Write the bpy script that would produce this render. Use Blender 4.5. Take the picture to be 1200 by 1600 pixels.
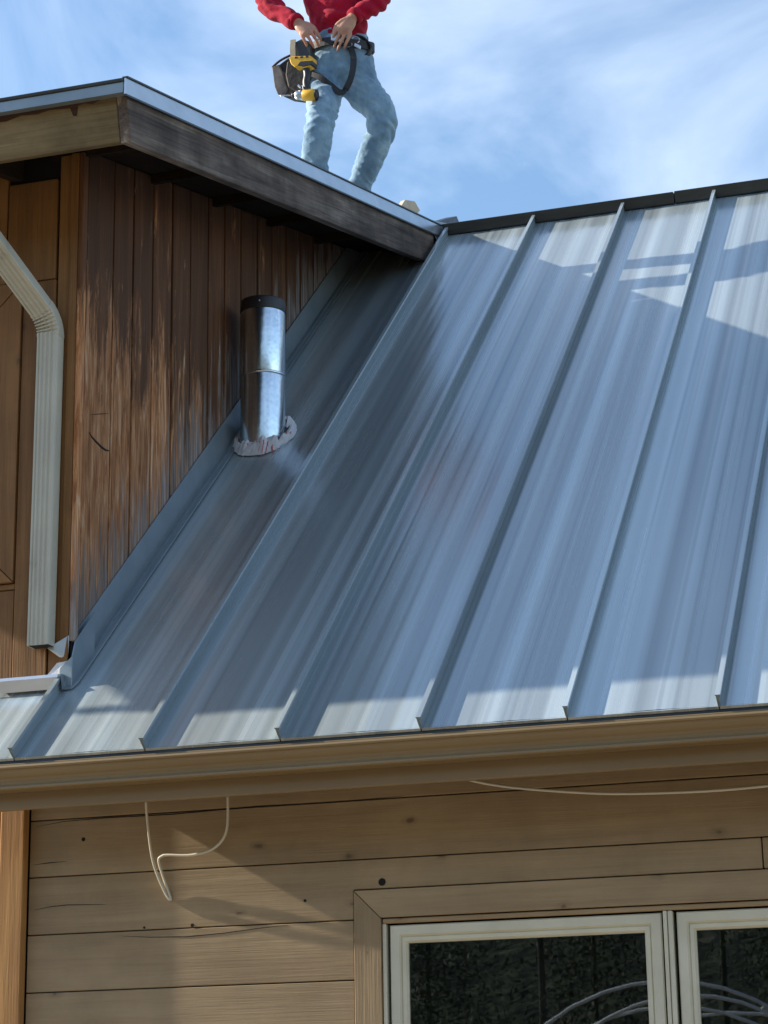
import bpy, bmesh, math, random
from mathutils import Vector, Matrix, noise
R = math.radians
V3 = Vector
rnd = random.Random(7)
sc = bpy.context.scene
C = sc.collection
for o in list(bpy.data.objects): bpy.data.objects.remove(o)

# ------------------------------------------------------------------ camera
cam = bpy.data.cameras.new('camera'); co = bpy.data.objects.new('camera', cam); C.objects.link(co)
yaw, pit, rol = 0.3033464, 0.2805443, -0.0161762
fw = Vector((-math.sin(yaw)*math.cos(pit), math.cos(yaw)*math.cos(pit), math.sin(pit)))
rt = Vector((math.cos(yaw), math.sin(yaw), 0)); up = rt.cross(fw)
r2 = math.cos(rol)*rt + math.sin(rol)*up; u2 = -math.sin(rol)*rt + math.cos(rol)*up
co.matrix_world = Matrix(((r2.x, u2.x, -fw.x, 3.288768), (r2.y, u2.y, -fw.y, -6.466557), (r2.z, u2.z, -fw.z, -1.256507), (0, 0, 0, 1)))
cam.sensor_fit = 'VERTICAL'; cam.sensor_height = 36; cam.sensor_width = 27
cam.lens = 3492.17/1600*36; cam.clip_end = 3000; cam.clip_start = .05
sc.camera = co

# ------------------------------------------------------------------ sky, sun, exposure
SUN_D = Vector((1.92, .15, -1.0)).normalized()
W = bpy.data.worlds.new('World'); sc.world = W; W.use_nodes = True
nt = W.node_tree; nt.nodes.clear()
def wn(t, **k):
    n = nt.nodes.new(t)
    for a, b in k.items(): setattr(n, a, b)
    return n
out = wn('ShaderNodeOutputWorld'); bg = wn('ShaderNodeBackground'); sky = wn('ShaderNodeTexSky')
sky.sky_type = 'NISHITA'; sky.sun_disc = False
sky.sun_elevation = math.asin(-SUN_D.z); sky.sun_rotation = math.atan2(-SUN_D.x, -SUN_D.y)
sky.air_density = 1.15; sky.dust_density = .15; sky.ozone_density = 2.0
tc = wn('ShaderNodeTexCoord'); mp = wn('ShaderNodeMapping'); mp.inputs['Scale'].default_value = (1.8, 1.8, 2.7)
mp.inputs['Rotation'].default_value = (.25, .3, .2)
n1 = wn('ShaderNodeTexNoise'); n1.inputs['Scale'].default_value = 3.3; n1.inputs['Detail'].default_value = 7; n1.inputs['Roughness'].default_value = .52
n1.inputs['Distortion'].default_value = .5
cr = wn('ShaderNodeValToRGB'); cr.color_ramp.elements[0].position = .42; cr.color_ramp.elements[1].position = .84
cr.color_ramp.elements[0].color = (0, 0, 0, 1); cr.color_ramp.elements[1].color = (.42, .42, .42, 1)
mx = wn('ShaderNodeMix', data_type='RGBA'); mx.inputs[7].default_value = (8.6, 9.2, 10., 1)
nt.links.new(tc.outputs['Generated'], mp.inputs[0]); nt.links.new(mp.outputs[0], n1.inputs['Vector'])
nt.links.new(n1.outputs['Fac'], cr.inputs[0]); nt.links.new(cr.outputs[0], mx.inputs[0])
hs = wn('ShaderNodeHueSaturation'); hs.inputs['Saturation'].default_value = 1.06; nt.links.new(sky.outputs[0], hs.inputs['Color']); nt.links.new(hs.outputs[0], mx.inputs[6]); nt.links.new(mx.outputs[2], bg.inputs[0])
nt.links.new(bg.outputs[0], out.inputs[0]); bg.inputs[1].default_value = .118
sl = bpy.data.lights.new('sun', 'SUN'); so = bpy.data.objects.new('sun', sl); C.objects.link(so)
sl.energy = 5.0; sl.angle = R(.5); sl.color = (1, .90, .76)
so.rotation_euler = SUN_D.to_track_quat('-Z', 'Y').to_euler(); so.location = (-12, -2, 8)
vs = sc.view_settings; vs.view_transform = 'Standard'; vs.look = 'None'; vs.gamma = 1; vs.use_curve_mapping = False
vs.exposure = .93

# ------------------------------------------------------------------ material helpers
class MT:
    def __init__(s, name, rough=.6, metal=0., spec=.5, col=(.5, .5, .5)):
        s.m = bpy.data.materials.new(name); s.m.use_nodes = True; s.nt = s.m.node_tree
        s.b = s.nt.nodes['Principled BSDF']
        s.set('Roughness', rough); s.set('Metallic', metal); s.set('Specular IOR Level', spec); s.set('Base Color', (*col, 1))
    def set(s, k, v): s.b.inputs[k].default_value = v
    def n(s, t, **k):
        n = s.nt.nodes.new(t)
        for a, b in k.items(): setattr(n, a, b)
        return n
    def l(s, a, b): s.nt.links.new(a, b)
    def coord(s, scale, rand=True, kind='Object'):
        t = s.n('ShaderNodeTexCoord'); src = t.outputs[kind]
        if rand:
            oi = s.n('ShaderNodeObjectInfo'); ml = s.n('ShaderNodeMath', operation='MULTIPLY'); ml.inputs[1].default_value = 41.
            s.l(oi.outputs['Random'], ml.inputs[0])
            ad = s.n('ShaderNodeVectorMath', operation='ADD'); s.l(src, ad.inputs[0]); s.l(ml.outputs[0], ad.inputs[1]); src = ad.outputs[0]
        mp = s.n('ShaderNodeMapping'); mp.inputs['Scale'].default_value = scale; s.l(src, mp.inputs[0])
        return mp.outputs[0]
    def noise(s, vec, scale=1, detail=6, rough=.55, dist=0.):
        n = s.n('ShaderNodeTexNoise'); n.inputs['Scale'].default_value = scale; n.inputs['Detail'].default_value = detail
        n.inputs['Roughness'].default_value = rough; n.inputs['Distortion'].default_value = dist
        s.l(vec, n.inputs['Vector']); return n.outputs['Fac']
    def ramp(s, fac, *st):
        r = s.n('ShaderNodeValToRGB'); e = r.color_ramp.elements
        while len(e) < len(st): e.new(.5)
        for k, (p, c) in enumerate(st):
            e[k].position = p; e[k].color = (*c, 1) if isinstance(c, tuple) else (c, c, c, 1)
        s.l(fac, r.inputs[0]); return r.outputs[0]
    def mix(s, fac, a, b, mode='MIX'):
        m = s.n('ShaderNodeMix', data_type='RGBA', blend_type=mode)
        for sock, v in ((m.inputs[0], fac), (m.inputs[6], a), (m.inputs[7], b)):
            if isinstance(v, (int, float)): sock.default_value = v
            elif isinstance(v, tuple): sock.default_value = (*v, 1)
            else: s.l(v, sock)
        return m.outputs[2]
    def math(s, op, a, b=None, clamp=False):
        m = s.n('ShaderNodeMath', operation=op, use_clamp=clamp)
        for sock, v in ((m.inputs[0], a), (m.inputs[1], b)):
            if v is None: continue
            if isinstance(v, (int, float)): sock.default_value = v
            else: s.l(v, sock)
        return m.outputs[0]
    def tone(s, col, amt):
        oi = s.n('ShaderNodeObjectInfo'); v = s.math('MULTIPLY_ADD', oi.outputs['Random'], amt); v.node.inputs[2].default_value = 1-amt/2
        h = s.n('ShaderNodeHueSaturation'); s.l(v, h.inputs['Value']); s.l(col, h.inputs['Color']); return h.outputs[0]
    def col(s, c): s.l(c, s.b.inputs['Base Color'])
    def bump(s, h, strength=.3, dist=.01):
        b = s.n('ShaderNodeBump'); b.inputs['Strength'].default_value = strength; b.inputs['Distance'].default_value = dist
        if 'Normal' in s.b.inputs and s.b.inputs['Normal'].is_linked:
            s.l(s.b.inputs['Normal'].links[0].from_socket, b.inputs['Normal'])
        s.l(h, b.inputs['Height']); s.l(b.outputs[0], s.b.inputs['Normal'])

def wood(name, axis, dark, mid, light, var=.25, rough=.75, knots=0., grain=1., stain=0., spec=.3, gmix=.35):
    t = MT(name, rough, spec=spec)
    def sc3(al, ac): v = [ac]*3; v['xyz'.index(axis)] = al; return tuple(v)
    vec = t.coord(sc3(.9, 14)); big = t.noise(vec, 1, 7, .6, .6)
    c = t.ramp(big, (.28, dark), (.5, mid), (.74, light))
    fine = t.noise(t.coord(sc3(3.5, 160*grain)), 1, 3, .6)
    c = t.mix(gmix, c, t.ramp(fine, (.3, (.35, .33, .3)), (.62, (1, 1, 1))), 'MULTIPLY')
    if stain:
        pt = t.noise(t.coord((3, 3, 3)), 1, 6, .65); c = t.mix(stain, c, t.ramp(pt, (.38, (.42, .40, .36)), (.6, (1.05, 1.03, 1))), 'MULTIPLY')
    if knots:
        kc = t.coord((1, 1, 1)); sp_ = t.n('ShaderNodeSeparateXYZ'); t.l(kc, sp_.inputs[0]); cb = t.n('ShaderNodeCombineXYZ'); ia = 'xyz'.index(axis)
        t.l(t.math('MULTIPLY', sp_.outputs[ia], 3.4), cb.inputs[0]); t.l(t.math('MULTIPLY', sp_.outputs[2 if axis != 'z' else 0], 6.5), cb.inputs[1])
        v = t.n('ShaderNodeTexVoronoi', voronoi_dimensions='2D'); v.inputs['Scale'].default_value = 1.; t.l(cb.outputs[0], v.inputs['Vector'])
        wob = t.noise(t.coord((30, 30, 30)), 1, 3)
        d = t.math('ADD', v.outputs['Distance'], t.math('MULTIPLY', t.math('SUBTRACT', wob, .5), .14))
        gate = t.math('GREATER_THAN', t.n('ShaderNodeSeparateColor').outputs[0], 1-knots)
        t.l(v.outputs['Color'], gate.node.inputs[0].links[0].from_node.inputs[0])
        k = t.ramp(d, (.0, 1.), (.022, .85), (.040, .35), (.075, .22), (.12, 0.))
        c = t.mix(t.math('MULTIPLY', t.math('MULTIPLY', k, gate), .65), c, (.045, .03, .02))
    c = t.tone(c, var); t.col(c)
    t.bump(fine, .35, .003); t.bump(big, .3, .006)
    return t.m

M = {}
# grey-blue coil coated steel with lengthwise roll marks and painted-in streaks of reflected sky
def roof_metal(name, base=(.45, .525, .55)):
    t = MT(name, .30, metal=.40, spec=.65); t.set('Coat Weight', .35); t.set('Coat Roughness', .14); t.set('Coat IOR', 1.6)
    s1 = t.noise(t.coord((13, .07, .3)), 1, 1.5, .5); s2 = t.noise(t.coord((34, .10, .3)), 1, 1, .5); s3 = t.noise(t.coord((9, .5, .3)), 1, 2, .5)
    lo = tuple(v*.80 for v in base); hi = tuple(min(1, v*1.18) for v in base)
    c = t.ramp(s1, (.38, lo), (.5, base), (.62, hi))
    c = t.mix(.34, c, t.ramp(s2, (.36, .55), (.43, .97), (.60, 1.0), (.65, 1.25)), 'MULTIPLY')
    blot = t.noise(t.coord((2.4, .9, 2)), 1, 3, .5); c = t.mix(.15, c, t.ramp(blot, (.35, .8), (.65, 1.05)), 'MULTIPLY')
    t.col(c)
    grit = t.noise(t.coord((300, 300, 300)), 1, 2, .5); c2 = t.mix(.12, c, t.ramp(grit, (.35, .6), (.6, 1.1)), 'MULTIPLY'); t.col(c2)
    t.l(t.ramp(t.math('ADD', t.math('MULTIPLY', s2, .6), t.math('MULTIPLY', s3, .4)), (.35, .15), (.65, .32)), t.b.inputs['Roughness'])
    t.bump(s1, .40, .012); t.bump(s2, .12, .004); t.bump(blot, .10, .02)
    t.l(t.b.inputs['Normal'].links[0].from_socket, t.b.inputs['Coat Normal'])
    return t.m
M['roof'] = roof_metal('roof_steel')
t = MT('shaded_seam_steel', .5, metal=.1, spec=.3); t.col(t.ramp(t.noise(t.coord((8, 1.2, 8)), 1, 4), (.3, (.20, .255, .285)), (.7, (.265, .325, .355)))); M['seam'] = t.m  # same paint as the pans, darkened to put the upstands' shade into the colour
t = MT('trim_steel', .32, metal=.35, spec=.6); nn = t.noise(t.coord((6, 6, 6)), 1, 4); t.col(t.ramp(nn, (.3, (.20, .25, .28)), (.7, (.27, .32, .35)))); t.bump(nn, .15, .01); M['trim'] = t.m
t = MT('bright_trim_steel', .28, metal=.75, spec=.6); nn = t.noise(t.coord((4, 4, 9)), 1, 4); t.col(t.ramp(nn, (.3, (.50, .53, .56)), (.7, (.62, .65, .68)))); t.bump(nn, .12, .01); M['bright'] = t.m
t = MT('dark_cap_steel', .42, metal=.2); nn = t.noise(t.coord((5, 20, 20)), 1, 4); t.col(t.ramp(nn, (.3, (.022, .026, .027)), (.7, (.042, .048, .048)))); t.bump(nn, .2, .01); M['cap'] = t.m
M['dark'] = MT('black_gap', .9, col=(.006, .006, .006)).m
t = MT('tan_gutter_paint', .38, spec=.4); nn = t.noise(t.coord((1.2, 4, 4)), 1, 6, .6); t.col(t.ramp(nn, (.3, (.205, .142, .070)), (.7, (.245, .174, .09)))); t.bump(t.noise(t.coord((2, 5, 5)), 1, 2), .06, .006); M['gutter'] = t.m
M['siding'] = wood('taupe_siding', 'x', (.27, .193, .11), (.335, .243, .142), (.39, .29, .172), .12, .7, knots=.5, stain=.28, gmix=.10)
M['casing'] = wood('taupe_casing', 'x', (.285, .203, .115), (.345, .25, .145), (.40, .297, .178), .10, .65, knots=.2, stain=.2, gmix=.12)
M['casing_v'] = wood('taupe_casing_upright', 'z', (.285, .203, .115), (.345, .25, .145), (.40, .297, .178), .10, .65, knots=.3, stain=.25, gmix=.15)
M['post'] = wood('amber_board', 'z', (.30, .14, .045), (.46, .235, .08), (.55, .30, .11), .2, .6, knots=.4, grain=.6)
M['ply'] = wood('brown_stained_board', 'z', (.18, .083, .026), (.245, .118, .038), (.31, .156, .054), .2, .6, knots=.3, stain=.3)
M['fascia_front'] = wood('olive_fascia', 'x', (.13, .092, .045), (.21, .155, .078), (.28, .215, .12), .1, .75, stain=.6, knots=.4)
M['fascia_side'] = wood('weathered_fascia', 'y', (.06, .046, .042), (.17, .135, .115), (.40, .35, .31), .1, .85, stain=.85, knots=.4, gmix=.65)
M['bare'] = wood('dark_bare_strip', 'x', (.03, .016, .01), (.06, .028, .017), (.09, .045, .03), .1, .85)
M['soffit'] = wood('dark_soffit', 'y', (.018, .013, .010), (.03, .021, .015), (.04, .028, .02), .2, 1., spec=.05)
# peeling boards of the side wall
t = MT('peeling_brown_board', .75, spec=.3)
vec = t.coord((14, 14, .9)); big = t.noise(vec, 1, 7, .6, .6)
paint = t.ramp(big, (.3, (.075, .029, .011)), (.55, (.125, .053, .020)), (.75, (.185, .082, .033)))
bare = t.ramp(t.noise(t.coord((45, 45, 4.)), 1, 7, .72, .8), (.32, (.16, .058, .02)), (.45, (.35, .14, .05)), (.57, (.55, .265, .115)), (.68, (.68, .48, .32)))
grey = t.ramp(t.noise(t.coord((60, 60, 3)), 1, 4, .6), (.3, (.10, .085, .075)), (.6, (.30, .27, .25)), (.72, (.55, .53, .52)))
gc = t.n('ShaderNodeTexCoord'); sx = t.n('ShaderNodeSeparateXYZ'); t.l(gc.outputs['Object'], sx.inputs[0])
nz = t.math('ADD', t.math('MULTIPLY', t.noise(t.coord((30, 30, 4.)), 1, 8, .75, 1.), .55), t.math('MULTIPLY', t.noise(t.coord((9, 9, 1.3)), 1, 4, .6, .6), .45))
wz = t.math('MULTIPLY', t.math('SUBTRACT', 2.0, sx.outputs[2]), 1.0, True)
wy = t.math('MULTIPLY', t.math('SUBTRACT', 2.6, sx.outputs[1]), .7, True)
wt = t.math('MULTIPLY', wz, wy)
msk = t.ramp(t.math('ADD', nz, t.math('MULTIPLY', wt, .36)), (.57, 0.), (.66, 1.))
c = t.mix(msk, paint, bare)
hr = t.math('SUBTRACT', sx.outputs[2], t.math('MULTIPLY', sx.outputs[1], .87))
lowm = t.math('MULTIPLY', t.math('SUBTRACT', .62, hr), 1.6, True)
g2 = t.ramp(t.math('ADD', t.noise(t.coord((30, 30, 2.2)), 1, 6, .7), t.math('MULTIPLY', lowm, .36)), (.64, 0.), (.76, 1.))
c = t.mix(t.math('MULTIPLY', g2, .9), c, grey)
fine = t.noise(t.coord((170, 170, 4)), 1, 3, .6)
c = t.mix(.45, c, t.ramp(fine, (.3, (.35, .33, .3)), (.62, (1, 1, 1))), 'MULTIPLY')
t.col(t.tone(c, .3)); t.bump(fine, .4, .003); t.bump(msk, .25, -.002); t.bump(big, .3, .005); M['peel'] = t.m
# vinyl window and downspout
t = MT('cream_vinyl', .38, spec=.4); nn = t.noise(t.coord((5, 5, 5)), 1, 5, .6); t.col(t.ramp(nn, (.3, (.56, .54, .42)), (.7, (.68, .66, .53)))); t.bump(nn, .08, .01); M['vinyl'] = t.m
t = MT('cream_downspout', .42, spec=.4); nn = t.noise(t.coord((7, 7, 5)), 1, 5, .6); t.col(t.ramp(nn, (.22, (.27, .25, .19)), (.38, (.44, .42, .34)), (.7, (.50, .48, .39)))); t.bump(nn, .12, .01); M['spout'] = t.m
# window glass: clear pane over a dark room
t = MT('window_glass', .0); t.nt.nodes.remove(t.b)
mo = t.nt.nodes['Material Output']; tr = t.n('ShaderNodeBsdfTransparent'); tr.inputs[0].default_value = (.62, .68, .70, 1)
gl = t.n('ShaderNodeBsdfGlossy'); gl.inputs['Roughness'].default_value = .010; gl.inputs[0].default_value = (.9, .95, 1, 1)
fr = t.n('ShaderNodeFresnel'); fr.inputs[0].default_value = 1.7
bp = t.n('ShaderNodeBump'); bp.inputs['Strength'].default_value = .004; bp.inputs['Distance'].default_value = .01
t.l(t.noise(t.coord((5, 5, 2)), 1, 2), bp.inputs['Height']); t.l(bp.outputs[0], gl.inputs['Normal'])
ms = t.n('ShaderNodeMixShader'); t.l(fr.outputs[0], ms.inputs[0]); t.l(tr.outputs[0], ms.inputs[1]); t.l(gl.outputs[0], ms.inputs[2]); t.l(ms.outputs[0], mo.inputs[0])
M['glass'] = t.m
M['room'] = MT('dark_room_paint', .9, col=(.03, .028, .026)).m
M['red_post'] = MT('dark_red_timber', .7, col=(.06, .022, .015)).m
# galvanised flue
t = MT('galvanised_steel', .24, metal=1., spec=.5); v = t.n('ShaderNodeTexVoronoi'); v.inputs['Scale'].default_value = 55; t.l(t.coord((1, 1, 1)), v.inputs['Vector'])
t.col(t.mix(.35, (.66, .72, .76), t.ramp(t.math('MULTIPLY', v.outputs['Distance'], 1.), (.1, .75), (.6, 1.1)), 'MULTIPLY')); dn = t.noise(t.coord((7, 7, 9)), 1, 3); t.bump(dn, .14, .02); M['galv'] = t.m
t = MT('membrane_grey', .75); w = t.n('ShaderNodeTexWave'); w.inputs['Scale'].default_value = 9; w.inputs['Distortion'].default_value = 6; w.inputs['Detail'].default_value = 3
t.l(t.coord((2, 2, 2)), w.inputs['Vector']); pm = t.ramp(t.noise(t.coord((9, 9, 9)), 1, 3), (.54, 0.), (.58, 1.)); t.col(t.mix(t.math('MULTIPLY', t.ramp(w.outputs['Fac'], (.78, 0.), (.86, 1.)), pm), (.62, .62, .64), (.48, .09, .10))); t.bump(t.noise(t.coord((25, 25, 25)), 1, 4), .5, .01); M['membrane'] = t.m
M['wire'] = MT('cream_cable', .5, col=(.56, .52, .42)).m
# ground and reflected wood
t = MT('gravel_earth', .95); c = t.ramp(t.noise(t.coord((.4, .4, .4), False), 1, 8, .7), (.35, (.21, .17, .115)), (.65, (.34, .28, .20))); t.col(c); t.bump(t.noise(t.coord((30, 30, 30), False), 1, 4), .6, .03); M['ground'] = t.m
t = MT('needle_green', .7); t.col(t.tone(t.ramp(t.noise(t.coord((.7, .7, .7), False), 1, 4), (.35, (.02, .03, .014)), (.65, (.075, .09, .04))), .2)); M['leaf'] = t.m
M['bark'] = wood('bark', 'z', (.03, .022, .016), (.06, .045, .03), (.09, .07, .05))
M['pvc'] = MT('white_pipe', .35, col=(.86, .87, .88)).m
# clothing, tools
def cloth(name, c0, c1, c2, weave=500, sheen=.2, big=8):
    t = MT(name, .88, spec=.2); a = t.noise(t.coord((big, big, big*.6), False), 1, 5, .6); c = t.ramp(a, (.32, c0), (.5, c1), (.68, c2))
    f = t.noise(t.coord((weave, weave, weave*.4), False), 1, 2); c = t.mix(.3, c, t.ramp(f, (.3, .6), (.7, 1.1)), 'MULTIPLY'); t.col(c)
    t.bump(t.noise(t.coord((22, 22, 45), False), 1, 3), .35, .012); t.bump(f, .2, .001); t.set('Sheen Weight', sheen); return t.m
M['jean'] = cloth('washed_denim', (.11, .20, .30), (.20, .325, .44), (.34, .48, .58))
M['red'] = cloth('crimson_fleece', (.24, .002, .016), (.33, .003, .024), (.42, .005, .032), 300, .05)
M['skin'] = (lambda t: (t.col(t.ramp(t.noise(t.coord((18, 18, 18), False), 1, 5), (.35, (.36, .17, .11)), (.65, (.50, .27, .18)))), t.set('Subsurface Weight', .08), t.m)[-1])(MT('skin', .5))
M['hair'] = MT('dark_hair', .6, col=(.03, .02, .015)).m
M['web'] = (lambda t: (t.col(t.ramp(t.noise(t.coord((60, 60, 60), False)), (.3, (.012, .013, .016)), (.7, (.03, .032, .038)))), t.m)[-1])(MT('black_webbing', .7))
M['leather'] = (lambda t: (t.col(t.ramp(t.noise(t.coord((14, 14, 14), False), 1, 6), (.3, (.010, .010, .011)), (.7, (.035, .032, .030)))), t.bump(t.noise(t.coord((40, 40, 40), False)), .4, .006), t.m)[-1])(MT('worn_black_canvas', .75))
M['flap'] = (lambda t: (t.col(t.ramp(t.noise(t.coord((20, 20, 20), False), 1, 6), (.3, (.06, .05, .045)), (.7, (.17, .15, .14)))), t.m)[-1])(MT('worn_grey_flap', .7))
M['yellow'] = MT('yellow_plastic', .4, col=(.72, .40, .02)).m
M['blackp'] = MT('black_plastic', .45, col=(.018, .018, .02)).m
M['steel'] = MT('grey_steel', .3, metal=1., col=(.55, .55, .56)).m
M['tan'] = MT('beige_strap', .7, col=(.42, .35, .25)).m
M['boot'] = MT('brown_boot', .7, col=(.09, .055, .03)).m
M['card'] = (lambda t: (t.col(t.ramp(t.noise(t.coord((12, 12, 12), False)), (.3, (.40, .34, .25)), (.7, (.52, .46, .36)))), t.m)[-1])(MT('beige_board', .8))
M['white'] = MT('white_plastic', .4, col=(.75, .75, .75)).m

# ------------------------------------------------------------------ mesh helpers
def mk(name, vs, fs, mat, parent=None, smooth=False, bevel=0., loc=None, rot=None):
    me = bpy.data.meshes.new(name); me.from_pydata([tuple(v) for v in vs], [], fs); me.update()
    if bevel or True:
        bm = bmesh.new(); bm.from_mesh(me); bmesh.ops.recalc_face_normals(bm, faces=bm.faces)
        if bevel:
            es = [e for e in bm.edges if len(e.link_faces) == 2 and e.calc_face_angle() > .5]
            bmesh.ops.bevel(bm, geom=es, offset=bevel, segments=1, affect='EDGES', profile=.7)
        bm.to_mesh(me); bm.free()
    if mat: me.materials.append(mat)
    if smooth:
        for p in me.polygons: p.use_smooth = True
    o = bpy.data.objects.new(name, me); C.objects.link(o)
    if parent: o.parent = parent
    if loc: o.location = loc
    if rot: o.rotation_euler = rot
    return o
def empty(name, loc=(0, 0, 0), parent=None):
    o = bpy.data.objects.new(name, None); C.objects.link(o); o.location = loc; o.empty_display_size = .2
    if parent: o.parent = parent
    return o
def tag(o, label=None, cat=None, group=None, kind=None):
    for k, v in (('label', label), ('category', cat), ('group', group), ('kind', kind)):
        if v: o[k] = v
    return o
def boxv(a, b):
    (x0, y0, z0), (x1, y1, z1) = a, b
    return [(x0, y0, z0), (x1, y0, z0), (x1, y1, z0), (x0, y1, z0), (x0, y0, z1), (x1, y0, z1), (x1, y1, z1), (x0, y1, z1)]
BF = [(0, 3, 2, 1), (4, 5, 6, 7), (0, 1, 5, 4), (1, 2, 6, 5), (2, 3, 7, 6), (3, 0, 4, 7)]
def box(name, a, b, mat, parent=None, bevel=0.): return mk(name, boxv(a, b), BF, mat, parent, bevel=bevel)
def prism(name, poly, ext, mat, parent=None, bevel=0., smooth=False):
    """poly: list of 3d points (planar), ext: extrusion vector"""
    n = len(poly); e = Vector(ext); vs = [Vector(p) for p in poly]+[Vector(p)+e for p in poly]
    fs = [tuple(range(n)), tuple(range(2*n-1, n-1, -1))]+[(i, (i+1) % n, n+(i+1) % n, n+i) for i in range(n)]
    return mk(name, vs, fs, mat, parent, smooth, bevel)
def tube_data(path, rad, seg=10, squash=None, cap=True, up=Vector((0, 0, 1))):
    path = [Vector(p) for p in path]; n = len(path); vs = []; fs = []
    if not isinstance(rad, (list, tuple)): rad = [rad]*n
    prev = None
    for i, p in enumerate(path):
        d = (path[min(i+1, n-1)]-path[max(i-1, 0)]).normalized()
        if prev is None:
            a = d.cross(up)
            if a.length < .1: a = d.cross(Vector((0, 1, 0)))
            a.normalize()
        else:
            a = prev-d*prev.dot(d); a.normalize()
        prev = a; b = d.cross(a)
        ra, rb = rad[i] if isinstance(rad[i], (tuple, list)) else (rad[i], rad[i])
        for k in range(seg):
            t_ = 2*math.pi*k/seg; vs.append(p+a*math.cos(t_)*ra+b*math.sin(t_)*rb)
    for i in range(n-1):
        for k in range(seg):
            k2 = (k+1) % seg; fs.append((i*seg+k, i*seg+k2, (i+1)*seg+k2, (i+1)*seg+k))
    if cap: fs += [tuple(range(seg-1, -1, -1)), tuple(range((n-1)*seg, n*seg))]
    return vs, fs
def tube(name, path, rad, mat, parent=None, seg=10, smooth=True, cap=True):
    v, f = tube_data(path, rad, seg, cap=cap); return mk(name, v, f, mat, parent, smooth)
def smoothpath(pts, sub=6):
    P_ = [Vector(p) for p in pts]; o = []
    for i in range(len(P_)-1):
        p0, p1, p2, p3 = P_[max(i-1, 0)], P_[i], P_[i+1], P_[min(i+2, len(P_)-1)]
        for k in range(sub):
            t_ = k/sub; o.append(.5*((2*p1)+(p2-p0)*t_+(2*p0-5*p1+4*p2-p3)*t_*t_+(3*p1-p0-3*p2+p3)*t_**3))
    o.append(P_[-1]); return o
def merge(*dat):
    V, F = [], []
    for v, f in dat:
        b = len(V); V += [tuple(q) for q in v]; F += [tuple(i+b for i in q) for q in f]
    return V, F

# ------------------------------------------------------------------ dimensions (metres; origin at the eave, x along it, y into the house)
S = .4575; TH = .7161484; LR = 5.02; TT = math.tan(TH)
RY, RZ = LR*math.cos(TH), LR*math.sin(TH)
GZ = -2.76; YW = .375; YB = .345; XS = .012; XR = .417
RK = math.tan(R(15))
rake = lambda y, z0=2.063, y0=-.097: z0+RK*(y-y0)
XL = -3.55; XRT = S*10; XE = -.262

# ------------------------------------------------------------------ ground
g = 900; vs_, fs_ = [], []
tag(mk('ground', [(-g, -g, GZ), (g, -g, GZ), (g, g, GZ), (-g, g, GZ)], [(0, 1, 2, 3)], M['ground']), kind='structure')

# ------------------------------------------------------------------ house
house = tag(empty('house', (1.5, .4, GZ)), 'timber house with grey standing seam metal roof, tan siding and taller brown wing', 'house')
def part(o, p=house):
    o.parent = p; o.matrix_parent_inverse = p.matrix_world.inverted() if p is not house else Matrix.Translation((-1.5, -.4, -GZ)); return o

# -- main roof: deck, panels
def rp(x, s, n=0.):   # point on roof: x, distance up slope, height above
    return Vector((x, s*math.cos(TH)-n*math.sin(TH), s*math.sin(TH)+n*math.cos(TH)))
T = .105
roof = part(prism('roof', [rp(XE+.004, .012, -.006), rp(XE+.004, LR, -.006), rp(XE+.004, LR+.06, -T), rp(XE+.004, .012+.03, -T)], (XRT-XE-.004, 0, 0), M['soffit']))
roof['label'] = 'sloping main roof of grey standing seam steel panels'
SH = .045
def panel_mesh(name, w, length, seam0=0., seam1=None):
    nx, ny = 10, 26; vs, fs = [], []
    for j in range(ny+1):
        for i in range(nx+1):
            x = w*i/nx; y = length*j/ny
            z = .0016*math.sin(x/w*math.pi)*math.sin(y*2.1+x*3)+.0009*math.sin(x*26+1.)*math.sin(math.pi*i/nx)
            vs.append((x, y, z))
    for j in range(ny):
        for i in range(nx): a = j*(nx+1)+i; fs.append((a, a+1, a+nx+2, a+nx+1))
    dat = [(vs, fs), (boxv((.002, -.006, -.009), (w-.002, -.001, .0005)), BF)]
    if seam1:
        # upstand with folded cap; its lower end is cut on a slant
        prof = [(-.004, -.002), (.004, -.002), (.004, SH-.010), (.010, SH-.010), (.010, SH), (-.006, SH), (-.006, SH-.004), (-.004, SH-.004)]
        n = len(prof); v = [(x, seam0-.004+(.012 if z > .02 else 0)*0-(.010 if z > .02 else 0), z) for x, z in prof]+[(x, seam1, z) for x, z in prof]
        f = [tuple(range(n)), tuple(range(2*n-1, n-1, -1))]+[(i, (i+1) % n, n+(i+1) % n, n+i) for i in range(n)]
        dat.append((v, f))
    V, F = merge(*dat); me = bpy.data.meshes.new(name); me.from_pydata(V, [], F); me.update(); me.materials.append(M['roof']); me.materials.append(M['seam'])
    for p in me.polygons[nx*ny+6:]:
        if p.center.z < SH-.006: p.material_index = 1  # upstand sides take the darkened copy as painted shade
    for p in me.polygons[:nx*ny]: p.use_smooth = True
    return me
def panel(me, x, y=0.):
    o = bpy.data.objects.new('roof_panel', me); C.objects.link(o); o.location = (x, 0, 0); o.rotation_euler = (TH, 0, 0); return part(o, roof)
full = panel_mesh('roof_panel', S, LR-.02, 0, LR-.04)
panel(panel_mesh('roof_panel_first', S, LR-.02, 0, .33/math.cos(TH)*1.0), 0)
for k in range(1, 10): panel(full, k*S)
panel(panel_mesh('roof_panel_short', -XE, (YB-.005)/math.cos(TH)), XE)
part(prism('rake_edge', [rp(XE-.012, -.004, -.06), rp(XE-.012, -.004, .014), rp(XE-.012, .44, .014), rp(XE-.012, .44, -.06)], (.014, 0, 0), M['trim']), roof)
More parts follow.
